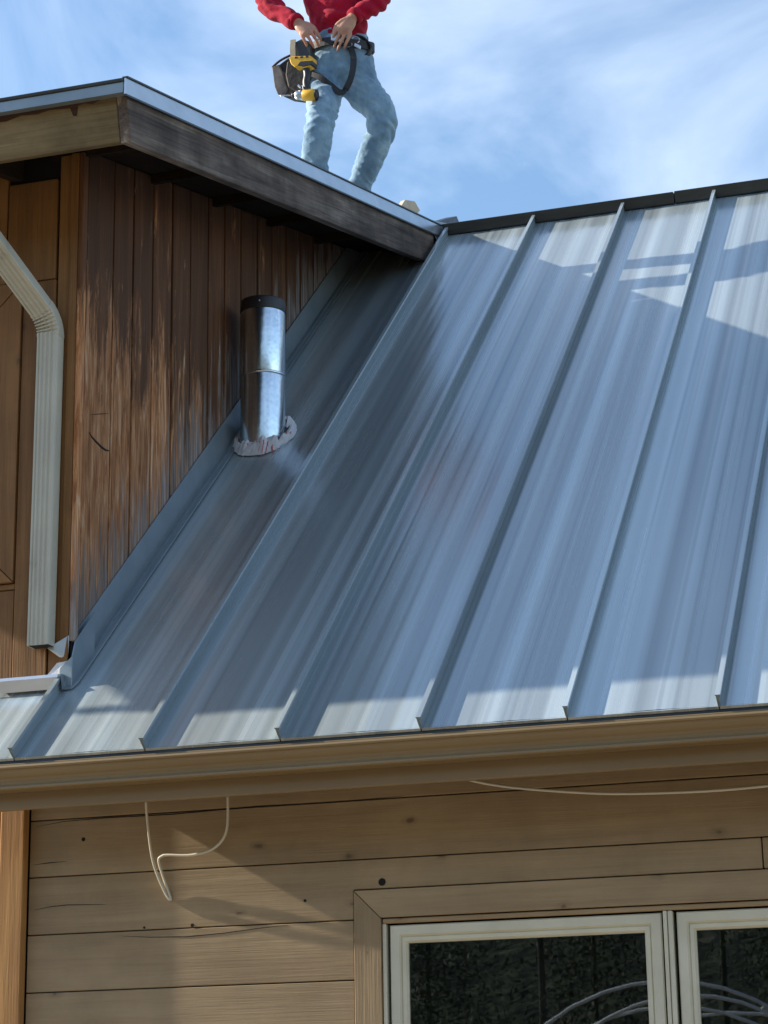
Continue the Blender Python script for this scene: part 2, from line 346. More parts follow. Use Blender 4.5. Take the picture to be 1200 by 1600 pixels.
part(prism('drip_edge', [(XE, .004, -.0095), (XE, -.004, -.03), (XE, -.004, -.05), (XE, .008, -.05)], (XRT-XE, 0, 0), M['cap']), roof)
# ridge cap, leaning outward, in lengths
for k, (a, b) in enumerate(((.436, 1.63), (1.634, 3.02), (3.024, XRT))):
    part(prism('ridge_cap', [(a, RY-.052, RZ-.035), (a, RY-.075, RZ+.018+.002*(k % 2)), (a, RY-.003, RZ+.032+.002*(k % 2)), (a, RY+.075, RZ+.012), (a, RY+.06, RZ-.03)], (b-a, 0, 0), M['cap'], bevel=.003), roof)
# flashing where the roof meets the taller wing
part(prism('wall_flashing', [(XS+.0015, .318, .318*TT+.004), (XS+.0015, .350, .350*TT+.150), (XS+.0015, 3.72, 3.72*TT+.150), (XS+.0015, 3.72, 3.72*TT+.004)], (.005, 0, 0), M['trim'], bevel=.001), roof)
part(prism('flashing_foot', [rp(XS+.004, .42, .0045), rp(XS+.004, LR-.1, .0045), rp(XS+.046, LR-.1, .0045), rp(XS+.046, .46, .0045), rp(XS+.036, .42, .0045)], nv := (Vector((0, -math.sin(TH), math.cos(TH)))*.006), M['trim'], bevel=.001), roof)
part(prism('flashing_hem', [rp(XS+.018, .43, .0106), rp(XS+.018, LR-.1, .0106), rp(XS+.026, LR-.1, .0106), rp(XS+.026, .43, .0106)], nv*.45, M['trim']), roof)
part(prism('corner_flashing', [(.039, .322, .284), (.039, .322, .395), (.039, .345, .455), (.039, .385, .490), (.039, .50, .590), (.039, .50, .437)], (.004, 0, 0), M['trim'], bevel=.001), roof)
part(prism('corner_flashing', [(.039, .323, .284), (.039, .323, .395), (-.005, .326, .36), (-.01, .326, .30)], (0, .004, 0), M['trim'], bevel=.001), roof)
part(mk('bent_flap', [(.018, .340, .395), (.022, .338, .475), (-.052, .322, .432), (-.012, .335, .400)], [(0, 1, 2, 3)], M['bright']), roof)
part(mk('torn_patch', [(.02, .336, .385), (-.02, .334, .380), (-.075, .333, .318), (.005, .330, .318)], [(0, 1, 2, 3)], M['membrane']), roof)
part(prism('apron_flashing', [(XE-.01, .338, .336), (XE-.01, .296, .333), (XE-.01, .292, .322), (XE-.01, .300, .282), (XE-.01, .306, .283), (XE-.01, .300, .318), (XE-.01, .338, .324)], (.275, 0, 0), M['bright']), roof)
part(mk('apron_end', [(.013, .338, .336), (.013, .296, .333), (.018, .300, .276), (.018, .338, .30)], [(0, 1, 2, 3)], M['trim']), roof)

# -- gutter and eave fascia
gp = [(-.006, -.050), (-.010, -.112), (-.016, -.119), (-.070, -.119), (-.080, -.1185), (-.0845, -.115), (-.084, -.109), (-.077, -.106), (-.074, -.101), (-.075, -.094), (-.081, -.084), (-.090, -.076), (-.097, -.068), (-.100, -.058), (-.108, -.057), (-.111, -.052), (-.109, -.046), (-.096, -.045),
      (-.093, -.050), (-.092, -.062), (-.086, -.072), (-.077, -.081), (-.070, -.092), (-.068, -.100), (-.067, -.113), (-.020, -.113), (-.014, -.110), (-.010, -.050)]
gut = part(prism('gutter', [(XE-.1, y, z) for y, z in gp], (XRT-XE+.1, 0, 0), M['gutter']))
gut['label'] = 'tan ogee gutter along the eave'
for k in range(9): part(box('gutter_hanger', (.05+k*.52, -.095, -.060), (.068+k*.52, -.008, -.057), M['gutter']), gut)
part(box('eave_fascia', (XE-.02, -.004, -.172), (XRT, .016, -.02), M['gutter'], bevel=.003))
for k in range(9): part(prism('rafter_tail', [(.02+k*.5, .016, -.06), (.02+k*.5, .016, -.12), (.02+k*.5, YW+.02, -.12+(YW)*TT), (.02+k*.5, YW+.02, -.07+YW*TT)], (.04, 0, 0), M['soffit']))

# -- main wall: sheathing with the window opening, planks
WX0, WX1, WZ0, WZ1 = 1.115, 2.95, -1.75, -.527
def framewall(name, y0, y1, x0, x1, z0, z1):
    d = [(boxv((x0, y0, z0), (WX0, y1, z1)), BF), (boxv((WX1, y0, z0), (x1, y1, z1)), BF), (boxv((WX0, y0, z0), (WX1, y1, WZ0)), BF), (boxv((WX0, y0, WZ1), (WX1, y1, z1)), BF)]
    V, F = merge(*d); return mk(name, V, F, M['dark'])
wall = part(framewall('wall', YW+.022, YW+.13, -.3, XRT, GZ, .19)); wall['label'] = 'plank clad wall under the eave'
rows = [.05, -.150, -.341, -.532, -.720, -.908, -1.096, -1.284, -1.472, -1.66, -1.85, -2.04, -2.23, -2.42, -2.62]
def plank(poly, mat='siding'): return part(prism('siding_plank', [(x, YW+rnd.uniform(-.0008, .0008), z) for x, z in poly], (0, .0215, 0), M[mat], bevel=.0022), wall)
gpz = .0018
for i in range(len(rows)-1):
    zt, zb = rows[i]-gpz, rows[i+1]+gpz; x0 = -.122
    if zb > -.345:
        bt = [3.1, 3.6][i % 2]; plank([(x0, zb), (bt, zb), (bt, zt), (x0, zt)]); plank([(bt+.004, zb), (XRT, zb), (XRT, zt), (bt+.004, zt)])
    elif i == 2:
        e = 1.024; plank([(x0, zb), (e, zb), (e, -.436), (2.332, -.436), (2.332, zt), (x0, zt)])
        plank([(2.336, -.436), (XRT, -.436), (XRT, zt), (2.336, zt)]); plank([(3.045, zb), (XRT, zb), (XRT, -.439), (3.045, -.439)])
    elif zt > -1.85:
        plank([(x0, zb), (1.024, zb), (1.024, zt), (x0, zt)]); plank([(3.045, zb), (XRT, zb), (XRT, zt), (3.045, zt)])
    else: plank([(x0, zb), (XRT, zb), (XRT, zt), (x0, zt)])
# splinter cracks and a drilled hole
def crack(pts, w, o_=.0012):
    n = len(pts); up_ = [(x, YW-o_, z+w*(math.sin(math.pi*i/(n-1))*.5+.1)) for i, (x, z) in enumerate(pts)]; dn = [(x, YW-o_, z-w*(math.sin(math.pi*i/(n-1))*.5+.1)) for i, (x, z) in enumerate(pts)]
    return part(prism('crack', up_+dn[::-1], (0, .0018, 0), M['dark']), wall)
crack([(-.10, -.449), (-.04, -.440), (.02, -.437), (.09, -.4395), (.16, -.442)], .0022)
crack([(.22, -.548), (.32, -.556), (.45, -.560), (.58, -.554), (.70, -.544), (.80, -.538)], .0022)
crack([(-.10, -.17), (.0, -.158), (.15, -.155), (.4, -.157), (.7, -.149), (.95, -.152), (1.2, -.146)], .003)
crack([(-.11, -.298), (-.05, -.294), (.02, -.292)], .003)
for x, z, r_ in ((1.121, -.4165, .0125), (.075, -.222, .007), (.30, -.524, .004), (.47, -.524, .006), (.86, -.463, .005)):
    part(tube('knot_hole', [(x, YW-.0014, z), (x, YW+.004, z)], [r_, r_*.9], M['dark'], seg=9, smooth=False), wall)

# -- window
win = part(box('window', (WX0-.004, YW+.026, WZ1-.0), (WX1+.004, YW+.110, WZ1+.012), M['dark'])); win['label'] = 'cream framed casement window with two dark panes'
YC = YW-.004
def casing(poly, mat): return part(prism('casing', [(x, YC, z) for x, z in poly], (0, .024, 0), M[mat], bevel=.0015), win)
ci = .0885
casing([(1.0265, -.440), (3.0425, -.440), (3.0425-ci, -.440-ci), (1.0265+ci, -.440-ci)], 'casing')
casing([(1.0262, -.4425), (1.0262+ci, -.4425-ci), (1.0262+ci, -1.84), (1.0262, -1.84)], 'casing_v')
casing([(3.0428, -.4425), (3.0428-ci, -.4425-ci), (3.0428-ci, -1.84), (3.0428, -1.84)], 'casing_v')
zt = -.531
part(box('head_moulding', (1.118, YW+.004, zt-.016), (2.95, YW+.028, zt-.001), M['casing'], bevel=.003), win)
for x0 in (1.117, 2.936): part(box('jamb_liner', (x0, YW+.006, -1.75), (x0+.012, YW+.05, zt-.017), M['vinyl'], bevel=.002), win)
part(box('mullion', (2.0185, YW+.002, -1.75), (2.030, YW+.06, zt-.0175), M['vinyl'], bevel=.002), win)
part(box('mullion', (2.0315, YW+.006, -1.75), (2.047, YW+.06, zt-.0175), M['vinyl'], bevel=.003), win)
def sash(x0, x1, z0, z1):
    fr_ = empty('sash', (0, 0, 0)); bpy.data.objects.remove(fr_)
    V = []
    rings = [(0, .010, .0), (0, .004, .0), (.004, .0, 0), (.030, .0, 0), (.034, .006, 0), (.037, .010, 0), (.039, .006, 0), (.050, .007, 0), (.056, .016, 0), (.057, .030, 0)]
    yb = YW+.016
    for off, dy, _ in rings: V += [(x0+off, yb+dy, z0+off), (x1-off, yb+dy, z0+off), (x1-off, yb+dy, z1-off), (x0+off, yb+dy, z1-off)]
    F = []
    for i in range(len(rings)-1):
        for k in range(4): k2 = (k+1) % 4; F.append((i*4+k, i*4+k2, i*4+4+k2, i*4+4+k))
    s_ = part(mk('sash_frame', V, F, M['vinyl']), win)
    i_ = .055; part(box('pane', (x0+i_, yb+.022, z0+i_), (x1-i_, yb+.026, z1-i_), M['glass']), win)
    d = [(boxv((x0-.006, yb+.012, z0-.01), (x0-.0005, yb+.02, z1+.01)), BF)]
sash(1.139, 2.011, -1.74, -.553); sash(2.0575, 2.930, -1.74, -.553)
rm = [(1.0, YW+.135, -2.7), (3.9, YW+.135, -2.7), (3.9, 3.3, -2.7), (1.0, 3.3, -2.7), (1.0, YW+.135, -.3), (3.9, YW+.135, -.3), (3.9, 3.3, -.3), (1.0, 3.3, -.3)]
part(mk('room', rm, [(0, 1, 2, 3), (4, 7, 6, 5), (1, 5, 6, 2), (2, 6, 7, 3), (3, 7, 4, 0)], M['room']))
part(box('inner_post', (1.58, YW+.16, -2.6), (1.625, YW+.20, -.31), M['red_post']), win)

# -- lower left: corner board and wing wall below the eave
lw = part(box('lower_wall', (XL+.3, YB+.02, GZ), (-.13, YB+.3, .2), M['dark'])); lw['label'] = 'wing wall below the eave'
part(box('corner_board', (-.213, .332, -.915), (-.1245, .371, .17), M['post'], bevel=.003), lw)
part(box('corner_board', (-.216, .330, GZ), (-.1275, .371, -.918), M['post'], bevel=.003), lw)
x = -.219
while x > XL+.35:
    w_ = rnd.uniform(.17, .2); part(box('wall_board', (x-w_, YB, GZ), (x-.004, YB+.019, .26), M['post'], bevel=.002), lw); x -= w_

# -- taller wing: body, side boards, front boards, casing
body = part(prism('wing_body', [(XL+.35, YB+.022, .2), (XL+.35, YB+.022, rake(YB)+.115), (XL+.35, 3.9, rake(3.9)+.115), (XL+.35, 3.9, .2)], (-XL-.35+XS-.022, 0, 0), M['dark'])); body['label'] = 'taller wing with peeling brown vertical boards'
gy = [.372, .424, .664, .846, 1.034, 1.225, 1.415, 1.609, 1.795, 1.985, 2.184, 2.372, 2.560, 2.752, 2.940, 3.13, 3.32, 3.51, 3.70]
for a, b in zip(gy[1:], gy[2:]):
    a2, b2 = a+.008, b-.008; dx = rnd.uniform(-.0025, .0015)
    part(prism('wall_board', [(XS+dx, a2, a2*TT+.012), (XS+dx, b2, b2*TT+.012), (XS+dx, b2, rake(b2)+.12), (XS+dx, a2, rake(a2)+.12)], (-.021, 0, 0), M['peel'], bevel=.002), body)
part(prism('wall_board', [(XS, .378, .378*TT+.01), (XS, .421, .421*TT+.01), (XS, .421, rake(.421)+.12), (XS, .378, rake(.378)+.12)], (-.021, 0, 0), M['peel'], bevel=.002), body)
part(box('corner_board', (.020, .336, .455), (.038, .376, 2.28), M['peel'], bevel=.003), body)
part(box('corner_board', (-.014, .3365, .31), (.0185, .3415+.018, 2.28), M['ply'], bevel=.002), body)
for pts_ in ([(.478, 1.250, .002), (.50, 1.240, .006), (.53, 1.234, .008), (.585, 1.226, .009), (.62, 1.226, .007), (.652, 1.232, .002)], [(.49, 1.320, .001), (.56, 1.345, .003), (.64, 1.372, .001)]):
    part(prism('crack', [(XS+.0005, y_, z_+w_/2) for y_, z_, w_ in pts_]+[(XS+.0005, y_, z_-w_/2) for y_, z_, w_ in pts_[::-1]], (.0022, 0, 0), M['dark']), body)
def fb(x0, x1, z0, z1, dy=0., m='ply'): return part(box('wall_board', (x0, YB+dy, z0), (x1, YB+.02, z1), M[m], bevel=.002), body)
fb(-.060, -.0155, .318, 2.28); fb(-.193, -.066, .318, 1.798, -.004); fb(-.264, -.069, 1.802, 2.192, -.005); fb(-.47, -.270, 1.806, 2.28)
fb(-.193, -.0, .25, .316, .002); fb(-.45, -.197, .25, .655, 0.); fb(-.45, -.197, .659, .680, .004)
x = -.474
while x > XL+.4:
    fb(x-.2, x-.004, .25, 2.28); x -= .2
cs = lambda poly, m: part(prism('casing', [(a, YB-.012, b) for a, b in poly], (0, .02, 0), M[m], bevel=.0015), body)
cs([(-.197, .684), (-.197, 1.798), (-.286, 1.709), (-.286, .773)], 'ply')
cs([(-.1995, 1.800), (-1.1, 1.800), (-1.011, 1.711), (-.2885, 1.711)], 'ply'); cs([(-.1995, .6825), (-1.1, .6825), (-1.011, .7715), (-.2885, .7715)], 'ply')
part(box('pane', (-1.0, YB-.006, .78), (-.29, YB-.003, 1.70), M['room']), body)

# -- wing roof: deck, fascias, drip trims
zu = lambda y: rake(y)+.125       # underside of the deck
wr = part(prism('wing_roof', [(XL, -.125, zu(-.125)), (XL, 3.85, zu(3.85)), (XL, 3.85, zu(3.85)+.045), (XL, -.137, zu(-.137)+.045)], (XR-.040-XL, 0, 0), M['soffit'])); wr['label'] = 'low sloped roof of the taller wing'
sl_ = Vector((0, math.cos(R(15)), math.sin(R(15)))); sn = Vector((0, -math.sin(R(15)), math.cos(R(15))))
q0 = Vector((0, -.097, 2.063))
o = prism('fascia_board', [(0, 0, 0), (0, 3.70, 0), (0, 3.85, .04), (0, 3.92, .17), (0, 0, .17)], (.038, 0, 0), M['fascia_side'], bevel=.003)
o.location = (XR-.038, q0.y, q0.z); o.rotation_euler = (R(15), 0, 0); part(o, wr)
part(prism('fascia_board', [Vector((XL, 0, 0))+q0+sn*.004, Vector((XL, 0, 0))+q0+sn*.172, Vector((XL, 0, 0))+q0+sn*.172+sl_*.038, Vector((XL, 0, 0))+q0+sn*.004+sl_*.038], (XR-.0395-XL, 0, 0), M['fascia_front'], bevel=.003), wr)
part(prism('bare_strip', [Vector((x_, 0, 0))+q0+sn*h_-sl_*.0014 for x_, h_ in [(-1.2, .172), (.372, .172), (.372, .158), (.33, .163), (.29, .150), (.26, .156), (.235, .152), (.228, .118), (.214, .120), (.205, .148), (.13, .153), (.08, .146), (.02, .150), (-.04, .138), (-.09, .142), (-.2, .140), (-1.2, .135)]], sl_*.0026, M['bare']), wr)
# rafters / lookouts under the deck
for k, yy in enumerate((.35, 1.0, 1.65, 2.3, 2.95)):
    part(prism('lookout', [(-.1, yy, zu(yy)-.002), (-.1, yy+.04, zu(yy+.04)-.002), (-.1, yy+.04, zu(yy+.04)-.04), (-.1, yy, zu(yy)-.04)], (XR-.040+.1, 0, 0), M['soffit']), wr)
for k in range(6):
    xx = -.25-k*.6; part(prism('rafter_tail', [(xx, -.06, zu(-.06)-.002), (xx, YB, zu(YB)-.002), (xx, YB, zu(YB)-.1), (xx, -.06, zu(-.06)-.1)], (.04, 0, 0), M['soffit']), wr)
# rake trim in lengths (bright, with a thin dark hem on top), front drip edge, roof sheet
qt = Vector((0, -.174, 2.265))
for a, b in ((0., 2.905), (2.91, 4.06)):
    A = Vector((XR+.004, 0, 0))+qt+sl_*a; B = Vector((XR+.004, 0, 0))+qt+sl_*b
    o = part(prism('rake_trim', [A, B, B-Vector((0, 0, .060)), A-Vector((0, 0, .060))], (.008, 0, 0), M['bright'], bevel=.0015), wr)
    part(prism('trim_hem', [A+Vector((-.006, 0, .0006)), B+Vector((-.006, 0, .0006)), B+Vector((-.006, 0, .006)), A+Vector((-.006, 0, .006))], (.020, 0, 0), M['cap']), wr)
    part(prism('trim_hem', [A-Vector((0, 0, .0605)), B-Vector((0, 0, .0605)), B-Vector((0, 0, .067)), A-Vector((0, 0, .067))], (.011, 0, 0), M['cap']), wr)
part(prism('drip_trim', [(XL, -.176, 2.212), (XL, -.176, 2.250), (XL, -.168, 2.254), (XL, -.160, 2.222), (XL, -.120, 2.226), (XL, -.120, 2.220)], (XR-XL+.002, 0, 0), M['trim']), wr)
part(prism('eave_lip', [(XL, -.182, 2.2505), (XL, -.184, 2.262), (XL, -.150, 2.272), (XL, -.150, 2.2545)], (XR-XL+.003, 0, 0), M['cap'], bevel=.002), wr)
part(prism('roof_sheet', [(XL, -.15, zu(-.15)+.047), (XL, 3.86, zu(3.86)+.047), (XL, 3.86, zu(3.86)+.058), (XL, -.15, zu(-.15)+.058)], (XR+.002-XL, 0, 0), M['trim']), wr)
part(mk('end_flashing', [(.40, 3.60, 3.30), (.425, 3.92, 3.40), (.43, 3.93, 3.29), (.435, 3.62, 3.18), (.437, 3.75, 3.17)], [(0, 1, 2, 4, 3)], M['trim']), wr)

# -- downspout on the wing
dsp = part(empty('downspout', (0, 0, 0)))
V, F = [], []
prof = []
for k in range(19):
    u = k/18; prof.append((-.106+.078*u, .281+(.0045 if k % 4 in (1, 2) else 0)*(1 if 1 < k < 17 else 0)))
prof = [(-.108, .290)]+prof+[(-.026, .289), (-.026, .332), (-.030, .337), (-.104, .337), (-.108, .332)]
dcen = Vector((-.067, .309, 0))
def ring(c, ax_x, ax_y, sc_=1.): return [Vector(c)+ax_x*((x_-dcen.x)*sc_)+ax_y*((y_-dcen.y)*sc_) for x_, y_ in prof]
def loft(name, rings, mat, parent, cap=True, smooth=False):
    n = len(rings[0]); V = [v for r_ in rings for v in r_]; F = []
    for i in range(len(rings)-1):
        for k in range(n): k2 = (k+1) % n; F.append((i*n+k, i*n+k2, (i+1)*n+k2, (i+1)*n+k))
    if cap: F += [tuple(range(n-1, -1, -1)), tuple(range((len(rings)-1)*n, len(rings)*n))]
    return mk(name, V, F, mat, parent, smooth)
ex, ey = Vector((1, 0, 0)), Vector((0, 1, 0))
part(loft('pipe', [ring((-.070, .309, .437), ex, ey), ring((-.070, .309, .46), ex, ey), ring((-.067, .309, 1.02), ex, ey), ring((-.065, .309, 1.575), ex, ey)], M['spout'], None, cap=True), dsp)
part(box('pipe_mouth', (-.103, .286, .4355), (-.031, .333, .4368), M['dark']), dsp)
# ribbed elbow bending out and up to the left
hv = Vector((-.43, -.90, 0)).normalized(); axr = Vector((0, 0, 1)).cross(hv); ang = R(50); rad_ = .13; rr = []
for k in range(0, 23):
    a = ang*k/22; m_ = Matrix.Rotation(a, 3, axr); c = Vector((-.065, .309, 1.560))+hv*rad_*(1-math.cos(a))+Vector((0, 0, rad_*math.sin(a)))
    n_r = ring((0, 0, 0), m_ @ ex, m_ @ ey, 1.03)
    pinch = .010 if (k % 3 == 1 and 2 < k < 21) else 0
    rr.append([c+v-hv*0+(m_ @ hv)*(-pinch*max(0, v.dot(m_ @ hv))/.03) for v in n_r])
part(loft('elbow', rr, M['spout'], None), dsp)
m_ = Matrix.Rotation(ang, 3, axr); dirv = m_ @ Vector((0, 0, 1)); c0 = c
part(loft('offset_pipe', [ring(c0-dirv*.015, m_ @ ex, m_ @ ey, .99), ring(c0+dirv*.44, m_ @ ex, m_ @ ey, .99)], M['spout'], None), dsp)
c1 = c0+dirv*.44
part(loft('outlet_pipe', [ring(c1-dirv*.02, m_ @ ex, m_ @ ey, 1.01), ring(c1+dirv*.03+Vector((0, 0, .02)), ex, ey, 1.01), ring((c1.x+dirv.x*.03, c1.y+dirv.y*.03, 2.19), ex, ey, 1.01)], M['spout'], None), dsp)
dsp['label'] = 'cream ribbed downspout with elbow on the wing'

# ------------------------------------------------------------------ flue pipe through the roof
vp = tag(empty('vent_pipe', (.154, 1.87, 1.60)), 'shiny galvanised vent pipe with dark rim standing on the roof beside peeling boards', 'vent pipe')
cx, cy = .154, 1.87
def vpart(o): o.parent = vp; o.matrix_parent_inverse = Matrix.Translation((-.154, -1.87, -1.60)); return o
def cyl(name, z0, z1, r0, r1, mat, seg=40): return vpart(tube(name, [(cx, cy, z0), (cx, cy, z0+.004), (cx, cy, z1-.004), (cx, cy, z1)], [r0-.001, r0, r1, r1-.001], mat, seg=seg))
cyl('lower_section', 1.50, 1.915, .0945, .0945, M['galv']); cyl('upper_section', 1.905, 2.188, .096, .096, M['galv'])
vpart(tube('crimp_bead', [(cx, cy, 1.896), (cx, cy, 1.903), (cx, cy, 1.910)], [.095, .0985, .095], M['galv'], seg=40))
cyl('rim', 2.186, 2.240, .097, .096, M['blackp']); vpart(tube('mouth', [(cx, cy, 2.2395), (cx, cy, 2.2415)], [.088, .088], M['dark'], seg=32))
vpart(tube('screw', [(cx+.02, cy-.0945, 2.214), (cx+.021, cy-.0995, 2.214)], .004, M['steel'], seg=8))
# torn membrane skirt
V, F = [], []; seg = 72
for k in range(seg):
    a = 2*math.pi*k/seg; u_ = V3((math.cos(a), math.sin(a), 0)); t1 = noise.noise(u_*1.6+V3((3, 1, 0))); t2 = noise.noise(u_*5+V3((0, 7, 2))); t3 = noise.noise(u_*13+V3((4, 0, 9)))
    for j, (rr_, hh) in enumerate(((.142+.022*t1+.008*t2+.006*t3, .003), (.134+.018*t1+.006*t2, .016+.006*t2), (.122+.012*t1+.010*t3, .028+.018*t1+.018*t2+.008*t3), (.108+.016*t2+.010*t3, .026+.035*t1+.026*t2+.012*t3))):
        x_, s_ = cx+.004+rr_*math.cos(a), rr_*math.sin(a)
        p = Vector((x_, cy+s_*math.cos(TH)*1.15, 0)); p.z = p.y*TT+max(.003, hh)*1.25+.004
        V.append(p)
for k in range(seg):
    k2 = (k+1) % seg
    for j in range(3): F.append((k*4+j, k2*4+j, k2*4+j+1, k*4+j+1))
o = vpart(mk('torn_skirt', V, F, M['membrane'])); sd = o.modifiers.new('thick', 'SOLIDIFY'); sd.thickness = .004

# ------------------------------------------------------------------ cables
w1 = [(0.3464, 0.265, -0.0481), (0.3397, 0.283, -0.1254), (0.3373, 0.313, -0.2203), (0.3462, 0.338, -0.3227), (0.3772, 0.364, -0.4155), (0.3956, 0.3695, -0.4387), (0.3877, 0.366, -0.4095), (0.3715, 0.36, -0.3634), (0.3604, 0.347, -0.312), (0.3729, 0.344, -0.2983), (0.3942, 0.342, -0.2955), (0.4827, 0.336, -0.301), (0.5645, 0.328, -0.2835), (0.6107, 0.318, -0.2311), (0.621, 0.302, -0.1232), (0.6235, 0.295, -0.0614)]
tag(tube('cable', smoothpath(w1, 5), .0045, M['wire'], seg=7), 'cream cable hanging in a loop from under the eave', 'cable')
w2 = [(1.30, .2, -.05), (1.398, 0.2, -0.106), (1.469, 0.2, -0.138), (1.602, 0.2, -0.169), (1.803, 0.2, -0.197), (1.961, 0.2, -0.211), (2.195, 0.2, -0.218), (2.387, 0.2, -0.214), (2.577, 0.2, -0.202), (2.9, .2, -.14), (3.1, .2, -.05)]
tag(tube('cable', smoothpath(w2, 5), .0046, M['wire'], seg=7), 'tan cable sagging under the eave above the window', 'cable')

# ------------------------------------------------------------------ offcuts on the wing roof
zr = lambda y: 2.265+RK*(y+.174)
tag(prism('board_scrap', [(.145, 3.86, 3.44), (.15, 3.885, 3.49), (.15, 4.03, 3.625), (.15, 4.21, 3.692), (.15, 4.31, 3.68), (.15, 4.16, 3.565), (.15, 3.98, 3.40)], (-.03, .01, 0), M['card'], bevel=.002), 'beige offcut of board sticking up behind the rake trim', 'scrap')
tag(prism('metal_scrap', [(.33, 3.88, 3.40), (.345, 4.345, 3.632), (.35, 4.38, 3.605), (.35, 4.36, 3.55), (.35, 3.95, 3.36)], (-.06, .02, .01), M['cap'], bevel=.002), 'dark bent metal offcut lying by the end of the ridge cap', 'scrap')

# ------------------------------------------------------------------ person
def vox(name, dat, voxel, mat, parent, smooth_it=4, disp=None, world=True):
    V, F = merge(*dat); me = bpy.data.meshes.new(name+'_src'); me.from_pydata(V, [], F); me.update()
    o = bpy.data.objects.new(name+'_src', me); C.objects.link(o)
    m1 = o.modifiers.new('r', 'REMESH'); m1.mode = 'VOXEL'; m1.voxel_size = voxel; m1.use_smooth_shade = True
    m2 = o.modifiers.new('s', 'SMOOTH'); m2.iterations = smooth_it; m2.factor = .5
    dg = bpy.context.evaluated_depsgraph_get(); dg.update(); ev = o.evaluated_get(dg)
    nm = bpy.data.meshes.new_from_object(ev); bpy.data.objects.remove(o); nm.name = name
    if disp:
        nr = [v.normal.copy() for v in nm.vertices]
        for v, n_ in zip(nm.vertices, nr): v.co += n_*disp(v.co)
        nm.update()
    nm.materials.clear(); nm.materials.append(mat)
    for p in nm.polygons: p.use_smooth = True
    q = bpy.data.objects.new(name, nm); C.objects.link(q)
    if parent: q.parent = parent; q.matrix_parent_inverse = Matrix.Translation(-parent.location)
    return q
def limb(pts, rads, seg=14, sub=5):
    P_ = smoothpath(pts, sub); n = len(pts); rr = []
    for i in range(len(P_)):
        t_ = i/sub; k = min(int(t_), n-2); f = t_-k; a, b = rads[k], rads[k+1]
        f = f*f*(3-2*f)
        if isinstance(a, (int, float)): a = (a, a)
        if isinstance(b, (int, float)): b = (b, b)
        rr.append((a[0]*(1-f)+b[0]*f, a[1]*(1-f)+b[1]*f))
    # rounded ends
    d0 = (P_[0]-P_[1]).normalized(); d1 = (P_[-1]-P_[-2]).normalized()
    P_ = [P_[0]+d0*rr[0][0]*.6]+P_+[P_[-1]+d1*rr[-1][0]*.6]; rr = [(rr[0][0]*.55, rr[0][1]*.55)]+rr+[(rr[-1][0]*.55, rr[-1][1]*.55)]
    return tube_data(P_, rr, seg, up=Vector((.29, -.92, .0)))
fA, fB = V3((.075, 2.78, zr(2.78)-.02)), V3((.215, 3.05, zr(3.05)-.02))
ankR, kneeR, hipR = V3((.071, 2.79, fA.z+.10)), V3((.118, 2.74, 3.475)), V3((.108, 2.88, 3.83))
ankL, kneeL, hipL = V3((.213, 3.06, fB.z+.09)), V3((.366, 2.945, 3.548)), V3((.248, 2.95, 3.84))
midL = V3((.213, 3.05, 3.275)); midR = V3((.071, 2.785, 3.27))
pelvis, waist, chest, neck = V3((.178, 2.92, 3.90)), V3((.162, 2.92, 4.05)), V3((.125, 2.94, 4.30)), V3((.098, 2.95, 4.515))
shR, elR, wrR = V3((-.045, 2.92, 4.46)), V3((-.190, 2.835, 4.25)), V3((.010, 2.750, 4.036))
shL, elL, wrL = V3((.262, 2.985, 4.45)), V3((.385, 2.885, 4.19)), V3((.272, 2.775, 4.030))
person = tag(empty('person', (.15, 2.9, fA.z-.01)), 'worker in red hoodie and washed blue jeans standing on the wing roof', 'person')
face = V3((.36, -.93, 0)).normalized(); side = V3((.93, .36, 0)).normalized()   # side = towards his left
def frame_pt(c, s_, f_, u_): return c+side*s_+face*f_+V3((0, 0, u_))
hc = V3((.092, 2.93, 4.67))
body_d = [limb([hipR+V3((.02, .01, .0)), kneeR, midR, ankR], [.045, .036, .030, .028]), limb([hipL+V3((-.02, .0, .0)), kneeL, midL, ankL], [.045, .036, .030, .028]),
          limb([ankR+V3((0, .0, -.02)), fA+face*.06+V3((0, 0, .035)), fA+face*.17+V3((0, 0, .03))], [.038, .036, .026]), limb([ankL+V3((0, 0, -.02)), fB+face*.06+V3((0, 0, .035)), fB+face*.17+V3((0, 0, .03))], [.038, .036, .026]),
          limb([pelvis-V3((0, 0, .02)), waist, chest, neck-V3((0, 0, .04))], [(.10, .07), (.10, .07), (.12, .09), (.06, .055)], 18),
          limb([shR, elR, wrR], [.050, .038, .026]), limb([shL, elL, wrL], [.050, .038, .026]), limb([shR, chest+V3((0, 0, .13)), shL], [.055, .09, .055]),
          limb([neck-V3((0, 0, .06)), neck+V3((0, 0, .07))+face*.01], [.055, .050])]
# head: skull, jaw, nose, ears, brow, lips
body_d += [limb([hc+V3((0, 0, .045))-face*.012, hc+V3((0, 0, .03))], [.078, .082], 18), limb([hc+face*.01, hc-V3((0, 0, .075))+face*.035], [.070, .042], 16),
           limb([frame_pt(hc, 0, .085, .012), frame_pt(hc, 0, .108, -.022)], [.010, .015], 10), limb([frame_pt(hc, -.03, .078, .028), frame_pt(hc, .03, .078, .028)], [.012, .012], 10),
           limb([frame_pt(hc, -.018, .085, -.055), frame_pt(hc, .018, .085, -.055)], [.007, .007], 10)]
for s_ in (-1, 1): body_d += [limb([frame_pt(hc, s_*.080, .0, .02), frame_pt(hc, s_*.084, -.005, -.022)], [(.012, .016), (.009, .011)], 10)]
